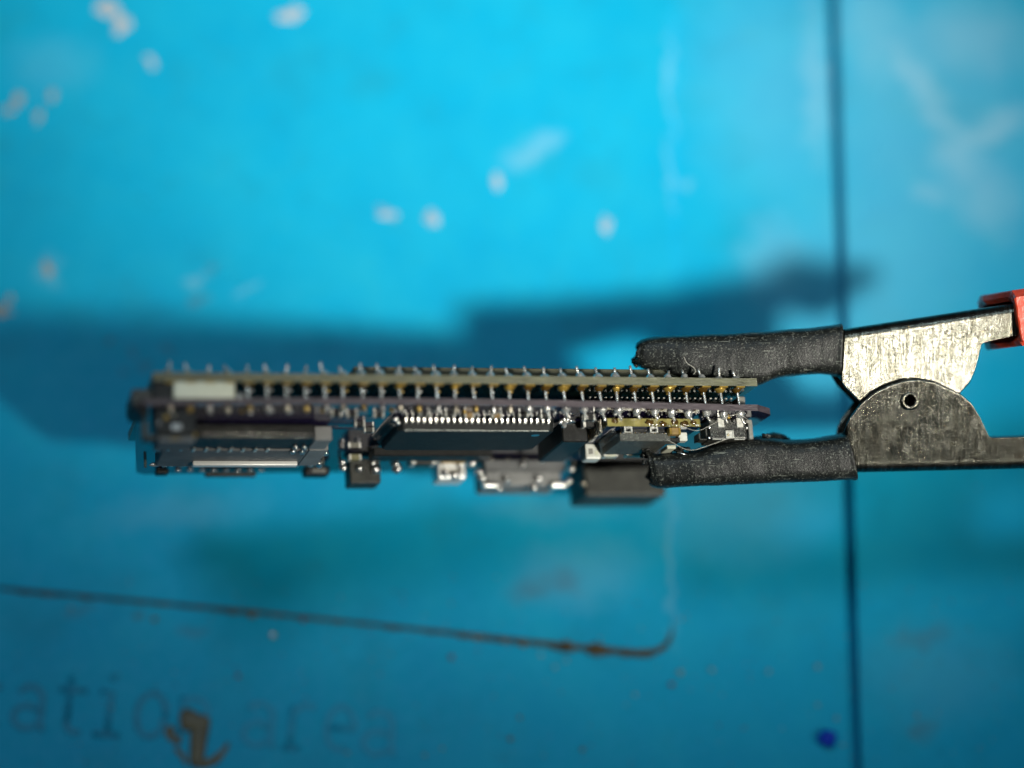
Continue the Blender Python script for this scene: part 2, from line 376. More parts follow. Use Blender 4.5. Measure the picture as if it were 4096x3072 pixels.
def bm_prism(bm, outline, z0, z1):
    lo = [bm.verts.new((x, y, z0)) for x, y in outline]
    hi = [bm.verts.new((x, y, z1)) for x, y in outline]
    n = len(outline)
    fb = bm.faces.new(lo[::-1]); ft = bm.faces.new(hi)
    for i in range(n): bm.faces.new((lo[i], lo[(i + 1) % n], hi[(i + 1) % n], hi[i]))
    return ft, fb

def interp(pts, x):
    if x <= pts[0][0]: return pts[0][1]
    for (x0, y0), (x1, y1) in zip(pts, pts[1:]):
        if x <= x1:
            return y0 + (y1 - y0) * (x - x0) / (x1 - x0)
    return pts[-1][1]

def smooth_pts(pts, n):
    """n+1 points spread evenly along a Catmull-Rom curve"""
    P = [Vector(q) for q in pts]; out = []
    P = [P[0] * 2 - P[1]] + P + [P[-1] * 2 - P[-2]]
    m = len(P) - 3
    dense = []
    for i in range(m):
        for s in range(24):
            t = s / 24
            a, b, c, d = P[i:i + 4]
            dense.append(.5 * ((2 * b) + (c - a) * t + (2 * a - 5 * b + 4 * c - d) * t * t + (3 * b - a - 3 * c + d) * t ** 3))
    dense.append(P[-2])
    L = [0]
    for a, b in zip(dense, dense[1:]): L.append(L[-1] + (b - a).length)
    j = 0
    for i in range(n + 1):
        s = L[-1] * i / n
        while j < len(L) - 2 and L[j + 1] < s: j += 1
        f = (s - L[j]) / max(1e-9, L[j + 1] - L[j])
        out.append(dense[j].lerp(dense[j + 1], min(1, f)))
    return out

def thing(name, label, cat, loc=(0, 0, 0), mat3=None, group=None):
    o = bpy.data.objects.new(name, None); col.objects.link(o)
    o.empty_display_size = .005
    m = (mat3.to_4x4() if mat3 else Matrix.Identity(4)); m.translation = Vector(loc) * MM
    o.matrix_world = m
    o['label'] = label; o['category'] = cat
    if group: o['group'] = group
    return o

def tag(o, label, cat, group=None):
    o['label'] = label; o['category'] = cat
    if group: o['group'] = group
    return o

# ------------------------------------------------------------------ the mat
def build_mat():
    a, b = Vector(SEAM[1]), Vector(SEAM[0])
    d = (b - a).normalized(); nrm = Vector((d.y, -d.x))       # to the right of the seam
    prof = [(-330, 0), (-120, 0), (-40, 0), (-1.0, 0), (-.62, -.05), (-.48, -.3), (-.42, -2.6), (.42, -2.6), (.48, -.3), (.62, -.05), (1.0, 0), (40, 0), (120, 0), (330, 0)]
    bm = bmesh.new()
    rows = []
    for s in (-330, -120, -60, 0, 60, 120, 330):
        c = a + d * (s + 45)
        rows.append([bm.verts.new((c.x + nrm.x * q, c.y + nrm.y * q, z)) for q, z in prof])
    for r0, r1 in zip(rows, rows[1:]):
        for i in range(len(prof) - 1): bm.faces.new((r0[i], r0[i + 1], r1[i + 1], r1[i]))
    # thickness, so the mat is a slab
    edge = [e for e in bm.edges if e.is_boundary]
    r = bmesh.ops.extrude_edge_only(bm, edges=edge)
    for vv in [q for q in r['geom'] if isinstance(q, bmesh.types.BMVert)]: vv.co.z = -4
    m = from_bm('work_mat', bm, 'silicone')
    m['kind'] = 'structure'
    m['label'] = 'scuffed blue silicone work mat under the clip'
    # raised panel with a rounded corner, upper left of the mat
    bm = bmesh.new()
    ol = PANEL + [(-250, -5), (-250, 140), (PANEL[0][0] + .3, 140)]
    ft, fb = bm_prism(bm, ol, -.3, .75)
    bmesh.ops.bevel(bm, geom=list(ft.edges), offset=.28, segments=3, affect='EDGES', profile=.5)
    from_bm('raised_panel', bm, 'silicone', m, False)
    # line of dirt caught along the foot of the panel
    pl = [Vector((x, y, 0)) for x, y in PANEL[3:12]]
    path = smooth_pts([(q.x, q.y - .12, .03) for q in pl], 120)
    rad = [(.12 + .30 * abs(mnoise.noise(q * .45)) + .22 * abs(mnoise.noise(q * 2.1))) * (1.25 + 1.7 * max(0, min(1, (q.x + 10) / 20))) for q in path]
    for i in range(10): rad[i] *= i / 10
    bm = bmesh.new(); bm_tube(bm, path, rad, 6)
    from_bm('edge_dirt', bm, 'dirt', m, True)
    # patches of residue
    def patch(name, x, y, rx, ry, ang, matn, seed, z):
        bm = bmesh.new(); n = 36; ring = []; inner = []
        c = bm.verts.new((x, y, z + .07))
        for i in range(n):
            t = 2 * math.pi * i / n
            w = 1 + .75 * mnoise.noise(Vector((math.cos(t) * 1.3 + seed * 7.3, math.sin(t) * 1.3, seed)))
            px, py = rx * math.cos(t) * w, ry * math.sin(t) * w
            ca, sa = math.cos(R(ang)), math.sin(R(ang))
            q = Vector((px * ca - py * sa, px * sa + py * ca))
            ring.append(bm.verts.new((x + q.x, y + q.y, z - .01)))
            inner.append(bm.verts.new((x + q.x * .8, y + q.y * .8, z + .06)))
        for i in range(n):
            j = (i + 1) % n
            bm.faces.new((ring[i], ring[j], inner[j], inner[i])); bm.faces.new((inner[i], inner[j], c))
        return from_bm(name, bm, matn, m, True)
    for i, (x, y, rx, ry, a_) in enumerate(PALE_SPOTS): patch('residue_spot', x, y, rx * .88, ry * .88, a_, 'pale' if i < 3 else 'pale_thin', i + 1, .75)
    for i, (x, y, rx, ry, a_) in enumerate(BEIGE_SPOTS): patch('residue_spot', x, y, rx * .85, ry * .85, a_, 'beige', i + 31, .75)
    # the brown burnt splash over the lettering
    bm = bmesh.new()
    for s in STAIN:
        pts = smooth_pts([(x, y, .02) for x, y, r_ in s], 14)
        rr = [interp([(i / (len(s) - 1), q[2]) for i, q in enumerate(s)], j / 14) for j in range(15)]
        n0 = len(bm.verts)
        rr[0] *= .6; rr[-1] *= .6
        bm_tube(bm, pts, [r_ * (1 + .35 * mnoise.noise(q * 1.1)) for q, r_ in zip(pts, rr)], 10)
        bm.verts.ensure_lookup_table()
        for vv in list(bm.verts)[n0:]: vv.co.z = .02 + (vv.co.z - .02) * .16
    from_bm('burn_splash', bm, 'brown', m, True)
    # moulded lettering
    dirv = Vector((LETTERS[-1][1] - LETTERS[1][1], LETTERS[-1][2] - LETTERS[1][2])).normalized()
    def arc(cx, cy, rx, ry, a0, a1, n=14):
        return [(cx + rx * math.cos(R(a0 + (a1 - a0) * i / n)), cy + ry * math.sin(R(a0 + (a1 - a0) * i / n))) for i in range(n + 1)]
    glyph = {
        'c': [arc(0, 0, 1.5, 2.3, 50, 310)],
        'a': [arc(0, .75, 1.4, 1.45, 150, 0) + [(1.4, -1.6), (1.6, -2.2), (2.0, -2.3)], arc(-.1, -1.05, 1.45, 1.2, 40, 330)],
        't': [[(-.4, 3.6), (-.4, -1.2)] + arc(.7, -1.2, 1.1, 1.1, 180, 300), [(-1.6, 2.2), (1.5, 2.2)]],
        'i': [[(-1.1, 2.2), (.15, 2.2), (.15, -2.3)], [(-1.4, -2.3), (1.5, -2.3)], [(.1, 3.5), (.1, 4.1)]],
        'o': [arc(0, 0, 1.55, 2.3, 0, 360, 24)],
        'n': [[(-1.4, 2.3), (-1.4, -2.3)], arc(0, .8, 1.4, 1.4, 180, 0) + [(1.4, -2.3)]],
        'r': [[(-.9, 2.2), (-.9, -2.3)], arc(.5, .9, 1.4, 1.4, 180, 50), [(-1.7, -2.3), (.2, -2.3)]],
        'e': [[(-1.45, 0), (1.5, 0)] + arc(0, 0, 1.5, 2.3, 0, 300, 20)],
    }
    for ch, x, y in LETTERS:
        bm = bmesh.new()
        for st in glyph[ch]:
            pts = [(x + (q[0] * dirv.x - q[1] * dirv.y) * 1.0, y + (q[0] * dirv.y + q[1] * dirv.x) * 1.0, 0.0) for q in st]
            n0 = len(bm.verts); bm_tube(bm, pts, .34, 8); bm.verts.ensure_lookup_table()
            for vv in list(bm.verts)[n0:]: vv.co.z *= .25
        from_bm('moulded_letter', bm, 'letter' if x < -36 else 'letter_faint', m, True)
    # loose grit nobody could count
    bm = bmesh.new()
    for i, (x, y, r_, c) in enumerate(CRUMBS):
        n0 = len(bm.faces)
        zz = .75 if (y > -24 and x < 17) else 0
        bm_blob(bm, (x, y, zz + r_ * .6), (r_, r_ * random.uniform(.7, 1.1), r_ * .7), 1, .3, i)
        bm.faces.ensure_lookup_table()
        for f in list(bm.faces)[n0:]: f.material_index = {'red': 0, 'tan': 1, 'pale': 2}[c]
    for i in range(420):
        x = random.uniform(-60, 60); y = random.uniform(-44, -22) + (random.random() < .1) * 30
        on = y > -24.5 - (x + 40) * .1 and x < 17
        r_ = random.choice((.05, .07, .09, .12))
        n0 = len(bm.faces); bm_blob(bm, (x, y, (.75 if on else 0) + r_ * .6), r_, 1, .3, i)
        bm.faces.ensure_lookup_table(); mi = random.choice((0, 1, 1, 2, 2, 2))
        for f in list(bm.faces)[n0:]: f.material_index = mi
    g = from_bm('grit', bm, ['red_crumb', 'tan_crumb', 'pale_crumb'], None, True)
    g['kind'] = 'stuff'; g['label'] = 'tiny red, tan and pale specks of grit scattered over the mat'; g['category'] = 'grit'
    tag(blob('blue_crumb', (BLUE_CRUMB[0], BLUE_CRUMB[1], .8), (.95, .85, .8), 'blue_crumb', None, 3, .2, 4), 'cobalt blue crumb of plastic lying left of the dark groove in the mat', 'crumb')
    tag(blob('solder_ball', (SOLDER_BALL[0], SOLDER_BALL[1], .32), .34, 'solder', None, 3, .05, 2), 'small shiny solder ball just below the edge of the raised panel', 'solder ball')
build_mat()

# ------------------------------------------------------------------ the circuit boards
BU, BV, BW = Vector(BOARD_U), Vector(BOARD_V), Vector(BOARD_W)
frame = Matrix((BU, BV, BW)).transposed()
pcb = thing('stacked_circuit_board', 'two stacked circuit boards joined by a row of pins, gripped edge-on by the clip', 'circuit board', BOARD_ORIGIN, frame)

def bow(u): return .30 * math.sin(math.pi * min(1, max(0, u / 56)))      # the purple board is slightly bent
def lift(u): return .18 * u / 60                                         # the upper board opens towards the clip

def board(name, outline_pts, w0, w1, off, mats, parent, bev=.03):
    """a flat board cut along u so that it can bend; face material 0, edge material 1"""
    bm = bmesh.new()
    us = sorted({round(q[0], 3) for q in outline_pts} | {i * 2.0 for i in range(1, 31)})
    lo_u = min(q[0] for q in outline_pts); hi_u = max(q[0] for q in outline_pts)
    us = [q for q in us if lo_u <= q <= hi_u]
    near = sorted([(q[0], q[1]) for q in outline_pts if q[2] == 'n']); far = sorted([(q[0], q[1]) for q in outline_pts if q[2] == 'f'])
    rings = []
    for q in us:
        v0, v1 = interp(near, q), interp(far, q); o = off(q)
        rings.append([bm.verts.new((q, v0, w0 + o)), bm.verts.new((q, v1, w0 + o)), bm.verts.new((q, v1, w1 + o)), bm.verts.new((q, v0, w1 + o))])
    for r0, r1 in zip(rings, rings[1:]):
        for j in range(4):
            f = bm.faces.new((r0[j], r0[(j + 1) % 4], r1[(j + 1) % 4], r1[j])); f.material_index = 0 if j in (0, 2) else 1
    for r in (rings[0], rings[-1]):
        f = bm.faces.new(r); f.material_index = 1
    return from_bm(name, bm, mats, parent)

lower = board('lower_board', [(0.0, 1.2, 'n'), (.6, 0, 'n'), (58.9, 0, 'n'), (60.7, 1.3, 'n'), (60.9, 1.7, 'n'), (0.0, 2.0, 'f'), (2.6, 26.0, 'f'), (3.4, 27.0, 'f'), (59.9, 27.0, 'f'), (60.9, 26.0, 'f')], 0, .62, bow, ['purple_mask', 'purple_edge'], pcb)
lower['label'] = 'bowed purple lower board with a cut-off corner'
upper = board('upper_board', [(1.45, 0, 'n'), (59.1, 0, 'n'), (1.45, 22.0, 'f'), (59.1, 22.0, 'f')], 2.28, 3.06, lift, ['green_mask', 'fr4'], pcb)
upper['label'] = 'pale fibreglass-edged upper board'
strip = box('top_board', (20.4, 3.5, 3.95), (58.0, 15.0, 4.78), 'fr4_dark', pcb, .06)
strip.rotation_euler = (0, -R(.25), 0)
box('top_board_spacer', (22, 5, 3.1), (57, 14, 3.97), 'black', pcb, .05)

# header pins, thirty-two along the near edge
PIN0, PITCH, NP = 9.938 - 4 * 1.7535, 1.7535, 32
def bm_cone_joint(bm, c, r0, r1, h, sign, seed):
    rings = []
    for k, (fr, fh) in enumerate(((1, 0), (.93, .18), (.66, .45), (.46, .75), (.34, 1.0))):
        rr = r1 + (r0 - r1) * fr if k < 4 else r1
        ring = []
        for j in range(12):
            a = 2 * math.pi * j / 12
            d = 1 + .25 * mnoise.noise(Vector((math.cos(a) + seed * 5, math.sin(a), k * .6)))
            ring.append(bm.verts.new((c[0] + math.cos(a) * rr * d, c[1] + math.sin(a) * rr * d, c[2] + sign * h * fh)))
        rings.append(ring)
    for a_, b_ in zip(rings, rings[1:]):
        for j in range(12): bm.faces.new((a_[j], a_[(j + 1) % 12], b_[(j + 1) % 12], b_[j]))
    bm.faces.new(rings[0]); bm.faces.new(rings[-1])

rp = random.Random(5)
for i in range(NP):
    u = PIN0 + PITCH * i
    v = .78 + rp.uniform(-.06, .06)
    b, l = bow(u), lift(u)
    lean = rp.uniform(-.10, .10) + .10 * (i / NP)
    du = lean
    tipu = rp.uniform(-.35, .30); tipv = rp.uniform(-.15, .25)
    low = rp.uniform(.35, .7) if i < 19 else rp.uniform(.7, 1.15)
    pts = [(u + du + .12 + .25 * i / NP, v + .05, b - low), (u + du + .05, v, b - .4), (u + du, v, b + .3), (u + du * .9, v, b + .75), (u + du * .3, v, 1.75 + l), (u, v, 2.3 + l), (u, v, 3.1 + l), (u + tipu * .4, v + tipv * .4, 3.45 + l), (u + tipu, v + tipv, 3.50 + rp.uniform(.45, .90) + l)]
    bm = bmesh.new(); bm_tube(bm, smooth_pts(pts, 22), .135, 8)
    p = from_bm('header_pin', bm, 'pin', pcb, True)
    # solder: under the purple board, on top of the upper board
    bm = bmesh.new(); bm_cone_joint(bm, (u + du, v, b + .01), .34 if i < 19 else .46, .16, .5 + rp.uniform(-.15, .2), -1, i)
    from_bm('solder_joint', bm, ('pin_dark', 'gold_dull', 'solder_dull')[i % 3] if i < 19 else 'solder', p, True)
    bm = bmesh.new(); bm_cone_joint(bm, (u, v, 3.05 + l), .50 + rp.uniform(-.05, .1), .17, .5 + rp.uniform(-.1, .2), 1, i + 50)
    from_bm('solder_joint', bm, 'solder', p, True)
    # gold pad edge under the upper board
    box('gold_pad', (u - .34, -.015, 2.14 + l), (u + .54, .7, 2.282 + l), 'gold', upper, .03)
    if i > 17 or i in (4, 7, 10, 12, 15):
        bm = bmesh.new(); bm_cone_joint(bm, (u, v, 2.2 + l), (.52 if i > 17 else .36) + rp.uniform(-.08, .12), .15, .42 if i > 17 else .3, -1, i + 90)
        from_bm('flux_residue', bm, 'flux' if i % 3 else 'gold', p, True)
    # inner row of via pads on the underside of the upper board
    if 3 < i < 31:
        bm = bmesh.new(); bm_blob(bm, (u + .75, 2.9 + rp.uniform(-.15, .15), 2.24 + l), (.24, .2, .10), 2, .1, i)
        from_bm('via_pad', bm, 'gold' if rp.random() < .6 else 'bright', upper, True)

# far row of pins between the boards
for i in range(NP):
    u = PIN0 + PITCH * i
    tube('header_pin', [(u, 20.6, bow(u) - .8), (u, 20.6, 1.6), (u, 20.6, 3.7 + lift(u))], .14, 'pin_dark', pcb, 6)

# chip on the underside of the upper board, seen between the pins
mc = box('memory_chip', (42.8, 3.9, 1.10), (58.2, 10.0, 2.05), 'black', pcb, .08)
for i in range(28):
    u = 43.2 + .535 * i
    bm = bmesh.new(); bm_box(bm, (u - .10, 3.25, 2.02), (u + .10, 3.95, 2.13), .02)
    from_bm('lead', bm, 'satin', mc)
box('end_block', (58.2, 2.8, .7), (58.9, 5.0, 2.2), 'grey', pcb, .08)

# left end: cream spacer, dark blocks
box('cream_spacer', (3.26, .12, .66), (8.75, 2.6, 2.40), 'cream', pcb, .22, 3, True)
blob('solder_drop', (9.2, .35, .95), (.32, .25, .38), 'solder', pcb, 3, .15, 3)
box('gap_shade_block', (1.5, .5, .66), (3.2, 6, 2.27), 'black', pcb, .08)  # black box standing in for the shadow below the upper board
box('edge_clip', (-.35, .6, .35), (1.42, 6, 1.72), 'dark_grey', pcb, .15, 2)
box('edge_clip_lip', (-.30, .5, -.25), (1.1, 5, .0), 'black', pcb, .06)

# push button under the left end
pb = box('push_button', (1.75, .9, -2.35), (5.30, 4.6, -.02), 'black', pcb, .12, 2)
box('button_cover', (1.95, .82, -3.02), (5.15, 4.75, -2.62), 'shell', pb, .1, 2)
box('cover_slot', (3.0, .79, -2.86), (3.8, .86, -2.76), 'gold', pb, .01)
blob('contact', (2.65, .85, -.82), (.24, .12, .24), 'gold', pb, 2, .1, 1)
box('contact_tab', (3.1, .80, -2.0), (4.0, .95, -1.42), 'bright', pb, .05)
box('button_spacer', (1.85, 1.2, -2.64), (5.2, 4.5, -2.33), 'black', pb, .05)
blob('contact', (1.95, .85, -1.35), (.12, .1, .2), 'solder', pb, 2, .1, 6)
blob('contact', (3.35, .84, -.7), (.18, .1, .2), 'pin_dark', pb, 2, .1, 8)
blob('contact', (5.15, .85, -2.45), (.13, .1, .25), 'gold', pb, 2, .1, 9)
bm = bmesh.new(); bm_box(bm, (.55, .9, -2.75), (1.05, 2.5, -1.15), .08); bm_box(bm, (1.0, 1.2, -2.75), (1.8, 2.5, -2.35), .05); bm_box(bm, (.5, 1.4, -.55), (1.15, 3.0, .0), .05)
from_bm('side_bracket', bm, 'dark_grey', pcb)

# memory card slot
sd = box('card_slot', (3.2, 6.0, -1.36), (17.0, 10.1, -.05), 'black', pcb, .12, 2)
for k_, w_ in enumerate((-.95, -1.32)): tube('slot_seam', smooth_pts([(5.9, 5.98, w_), (11, 5.97, w_ + .02), (15, 5.98, w_ - .02), (16.9, 5.97, w_)], 12), .022, 'pin', sd, 5)
box('slot_frame', (3.2, 10.1, -1.20), (17.0, 10.9, -.05), 'black', sd, .02)
box('slot_shell', (3.5, 10.9, -1.40), (17.2, 17.4, -.05), 'shell', sd, .12, 2)
box('slot_lip', (6.8, 15.0, -1.85), (16.9, 15.9, -1.38), 'lip', sd, .1, 3, True)
box('slot_side', (17.02, 6.6, -1.42), (18.7, 10.2, -.05), 'side_metal', sd, .1)
box('slot_side', (17.22, 10.6, -1.42), (19.1, 17.0, -.05), 'side_metal', sd, .1)
for i in range(9):
    u = 4.0 + 1.16 * i
    bm = bmesh.new(); bm_box(bm, (u - .16, 10.0, -1.46), (u + .16, 11.3, -1.36), .03)
    from_bm('contact_spring', bm, 'pin', sd)
for i, (u, v) in enumerate(((15.6, 9.0), (15.7, 10.8), (16.5, 9.2), (16.6, 10.9))):
    blob('solder_blob', (u, v, -1.5), (.25, .3, .25), 'bright', sd, 2, .15, i)
for i, u in enumerate((3.3, 3.6, 4.4, 5.0, 6.2)):
    blob('solder_blob', (u, 17.3, -1.25), (.35, .25, .2), 'solder', sd, 2, .25, i + 9)
for i, (u, v) in enumerate(((17.2, 17.2), (18.6, 17.3), (19.2, 12.5), (19.35, 16.8), (19.5, 17.6), (3.0, 11.0))):
    blob('solder_blob', (u, v, -1.2), (.28, .3, .32), 'bright', sd, 2, .2, i + 20)
for i in range(8):
    u = 6.6 + 1.2 * i
    blob('solder_pad', (u, 24.8, -.05), (.34, .4, .14), 'solder', lower, 2, .1, i + 40)
bm = bmesh.new(); bm_box(bm, (9.4, 25.4, -.42), (14.6, 26.4, -.02), .15, 2)
from_bm('end_tab', bm, 'dark_grey', pcb)
box('corner_foot', (4.3, 23.8, -.55), (5.6, 25.2, -.02), 'black', pcb, .2, 2)
box('corner_foot', (19.0, 22.6, -.95), (21.6, 24.5, -.02), 'black', pcb, .25, 2)
box('corner_tab', (19.7, 22.3, -.85), (21.1, 22.7, -.4), 'grey', pcb, .05)

# traces on the underside
bm = bmesh.new(); rt = random.Random(3)
for i in range(26):
    v = 3.4 + .22 * i
    u0 = rt.uniform(5.8, 8); u1 = rt.uniform(17, 23)
    bm_box(bm, (u0, v, -.045 + bow(14) * .0), (u1, v + .1, .0), 0)
for vv in bm.verts: vv.co.z += bow(vv.co.x)
t = from_bm('copper_traces', bm, 'purple_mask', lower); t['kind'] = 'stuff'

# ------------------------------------------------------------------ the big chip
def lead_mesh():
    bm = bmesh.new()
    prof = [(-.85, -.02), (-.55, -.02), (-.40, -.10), (-.28, -.50), (-.15, -.60), (.15, -.60)]
    th = .07
    a = [(y, z) for y, z in prof]; bq = [(y, z - th) for y, z in prof]
    L = [[bm.verts.new((sx * .088, y, z)) for y, z in a] for sx in (-1, 1)]
    K = [[bm.verts.new((sx * .088, y, z)) for y, z in bq] for sx in (-1, 1)]
    for i in range(len(prof) - 1):
        bm.faces.new((L[0][i], L[0][i + 1], L[1][i + 1], L[1][i])); bm.faces.new((K[0][i], K[1][i], K[1][i + 1], K[0][i + 1]))
        bm.faces.new((L[0][i], K[0][i], K[0][i + 1], L[0][i + 1])); bm.faces.new((L[1][i], L[1][i + 1], K[1][i + 1], K[1][i]))
    bm.faces.new((L[0][0], L[1][0], K[1][0], K[0][0])); bm.faces.new((L[0][-1], K[0][-1], K[1][-1], L[1][-1]))
    return bm
LEADS = {}
def quad_chip(name, u0, u1, v0, v1, w0, w1, base, npu, npv, mat, scale=1.0):
    bm = bmesh.new()
    r = bm_box(bm, (u0, v0, w1), (u1, v1, w0), 0)
    ver = [e for e in bm.edges if abs(e.verts[0].co.z - e.verts[1].co.z) > .01]
    bmesh.ops.bevel(bm, geom=ver, offset=.5 * scale, segments=1, affect='EDGES')
    # draft: the moulded body narrows towards its face
    cu, cv = (u0 + u1) / 2, (v0 + v1) / 2
    for vv in bm.verts:
        if vv.co.z < (w0 + w1) / 2:
            vv.co.x += -.10 * scale if vv.co.x > cu else .10 * scale; vv.co.y += -.12 * scale if vv.co.y > cv else .12 * scale
    bmesh.ops.bevel(bm, geom=[e for e in bm.edges if all(q.co.z < (w0 + w1) / 2 for q in e.verts)], offset=.07 * scale, segments=2, affect='EDGES')
    c = from_bm(name, bm, mat, pcb)
    def put(u, v, rz, kind):
        if kind not in LEADS:
            o = from_bm('lead', lead_mesh(), 'pin' if kind == 'front' else 'lead_dark', c); LEADS[kind] = o
            o.location = Vector((u, v, base)) * MM; o.rotation_euler = (0, 0, rz); o.scale = (scale,) * 3
        else:
            o = inst('lead', LEADS[kind], c, (u, v, base), (0, 0, rz), (scale,) * 3)
        o.rotation_euler.x += random.uniform(-.03, .03)
        return o
    for i in range(npu):
        u = u0 + .75 * scale + (u1 - u0 - 1.5 * scale) * i / (npu - 1)
        put(u, v0, 0, 'front'); put(u, v1, math.pi, 'side')
    for i in range(npv):
        v = v0 + .75 * scale + (v1 - v0 - 1.5 * scale) * i / (npv - 1)
        put(u0, v, -math.pi / 2, 'side'); put(u1, v, math.pi / 2, 'side')
    return c
bq = bow(32)
chip = quad_chip('main_chip', 24.5, 39.9, 4.35, 12.6, bq - .12, bq - 1.22, bq, 25, 16, 'ic')
chip['label'] = 'large black quad chip with a dusty front edge'
# dusty front edge of the body
bm = bmesh.new(); rd = random.Random(8)
for i in range(900):
    u = rd.uniform(25.2, 39.2); q = rd.random()
    r_ = rd.uniform(.02, .055)
    bmesh.ops.create_icosphere(bm, subdivisions=1, radius=r_, matrix=Matrix.Translation((u, 4.46 + abs(rd.gauss(0, .14)), bq - 1.215 - rd.uniform(0, .02))))
o = from_bm('edge_dust', bm, 'white', chip); o['kind'] = 'stuff'
blob('solder_bridge', (40.6, 4.2, bq - .45), (.42, .5, .42), 'solder', chip, 3, .35, 5)
blob('solder_bridge', (41.2, 4.0, bq - .3), (.5, .3, .35), 'bright', chip, 3, .4, 7)
for i, (u, v) in enumerate(((24.3, 3.9), (24.0, 3.5), (24.5, 4.2))):
    blob('solder_bridge', (u, v, bq - .3 - .15 * i), (.2, .2, .22), 'bright', chip, 2, .2, i + 3)
# pin-one dimple
bm = bmesh.new(); bmesh.ops.create_cone(bm, cap_ends=True, segments=24, radius1=.42, radius2=.40, depth=.02, matrix=Matrix.Translation((38.4, 6.3, bq - 1.225)))
from_bm('index_mark', bm, 'purple_mask', chip)

# passives under the board in front of the big chip
rs = random.Random(21)
def chip_part(name, u, v, lu, lv, h, body, parent=pcb, base=None, ends='satin'):
    b0 = bow(u) if base is None else base
    c = box(name, (u - lu / 2 * .62, v - lv / 2, b0 - h), (u + lu / 2 * .62, v + lv / 2, b0 - .02), body, parent, .04)
    for s in (-1, 1):
        a, b_ = sorted((u + s * lu / 2 * .60, u + s * lu / 2))
        box('end_cap', (a, v - lv / 2 - .015, b0 - h - .015), (b_, v + lv / 2 + .015, b0 - .015), ends, c, .05)
    return c
for k, (u, v, lu, lv, h, body) in enumerate([(18.4, 2.9, 1.0, .5, .4, 'black'), (19.9, 3.1, 1.0, .5, .4, 'black'), (22.4, 3.0, 1.0, .5, .45, 'black'), (26.6, 2.6, 1.0, .5, .4, 'black'), (29.1, 2.7, 1.0, .5, .45, 'black'), (31.0, 2.8, 1.0, .5, .5, 'brown_cap'), (33.6, 2.7, 1.0, .5, .5, 'brown_cap'), (36.2, 2.6, 1.0, .5, .4, 'black'), (38.4, 2.8, 1.0, .5, .45, 'black'), (42.6, 2.4, 1.2, .7, .7, 'black'), (43.4, 4.6, 1.6, .8, .8, 'black'), (21.3, 6.4, 1.0, .6, .5, 'black'), (22.6, 8.4, 1.0, .5, .5, 'dark_grey')]):
    chip_part('chip_resistor', u, v, lu, lv, h, body)
for i in range(22):
    u = 10 + i * 2.2 + rs.uniform(-.6, .6)
    blob('solder_dot', (u, rs.uniform(1.7, 2.4), bow(u) - .08), (.2, .2, .16), 'solder' if i % 3 else 'gold', lower, 2, .2, i + 60)

bm = bmesh.new(); rf = random.Random(77)
for i in range(170):
    u = rf.choice((rf.uniform(41, 58), rf.uniform(20, 58))); r_ = rf.uniform(.03, .085)
    bmesh.ops.create_icosphere(bm, subdivisions=1, radius=r_, matrix=Matrix.Translation((u, rf.uniform(.6, 3.6), bow(u) - r_ * .5)))
sp_ = from_bm('glint_specks', bm, 'bright', lower, True); sp_['kind'] = 'stuff'  # tiny bright specks added as glints under the board

# things along the far edge, out of focus
def far_blobs(parent, lst, matn='bright'):
    for i, (u, v, w, r_) in enumerate(lst): blob('solder_blob', (u, v, w), r_, matn, parent, 2, .2, i)
ic = box('inductor', (23.0, 19.6, -2.55), (26.1, 22.4, -.05), 'dark_grey', pcb, .15, 2)
far_blobs(ic, [(22.3, 19.5, -1.0, .42), (22.2, 19.4, -.5, .35), (23.9, 19.4, -1.15, .38), (25.6, 19.3, -1.2, .5), (25.3, 19.4, -.55, .35), (27.6, 19.2, -.8, .45), (27.7, 19.2, -1.25, .5)])
chip_part('far_capacitor', 23.2, 18.2, 1.3, .8, .6, 'olive_cap', base=0)
chip_part('far_capacitor', 30.2, 18.5, 2.6, 1.3, 1.0, 'dark_grey', base=0)
xt = box('crystal', (32.3, 20.6, -1.9), (35.2, 23.4, -.05), 'lip', pcb, .25, 3)
box('gold_strip', (32.2, 18.8, -.6), (34.8, 19.4, -.3), 'gold', xt, .05)
far_blobs(xt, [(34.6, 20.4, -.45, .42), (35.8, 20.3, -.4, .42), (33.0, 20.4, -1.35, .4), (34.0, 20.4, -1.55, .5), (34.6, 20.4, -1.2, .4)])
jk = box('metal_socket', (37.2, 20.6, -2.6), (45.3, 25.0, -.05), 'side_metal', pcb, .3, 3)
box('socket_shelf', (37.0, 19.8, -1.2), (45.6, 20.7, -.1), 'shell', jk, .1)
box('socket_foot', (36.7, 19.9, -2.95), (38.5, 20.8, -2.3), 'bright', jk, .2, 3, True)
box('socket_foot', (43.9, 19.9, -2.95), (45.8, 20.8, -2.3), 'bright', jk, .2, 3, True)
far_blobs(jk, [(36.5, 20.2, -1.3, .42), (36.7, 20.0, -2.0, .42), (39.3, 20.2, -2.1, .42), (38.6, 20.4, -3.0, .36), (42.2, 20.3, -2.95, .45), (42.7, 20.2, -2.0, .36), (40.9, 19.6, -.7, .35), (45.9, 19.9, -2.3, .36), (45.9, 18.8, -1.3, .34), (43.0, 15.2, -.9, .3), (42.0, 15.9, -1.0, .3)])
bx = box('black_socket', (47.6, 20.0, -3.85), (56.4, 25.5, -.05), 'dark_grey', pcb, .3, 2)
box('socket_rim', (47.9, 19.8, -1.0), (56.2, 20.05, -.4), 'black', bx, .05)
far_blobs(bx, [(47.4, 19.9, -2.6, .35)], 'pin_dark')
box('shade_block', (40.9, 5.6, -1.75), (43.5, 14.0, bow(42) - .03), 'black', pcb, .12)  # black box added to stand in for the dark slanted shadow band
dk = box('relay', (24.4, 14.9, -.9), (36.5, 17.2, -.03), 'black', pcb, .1)

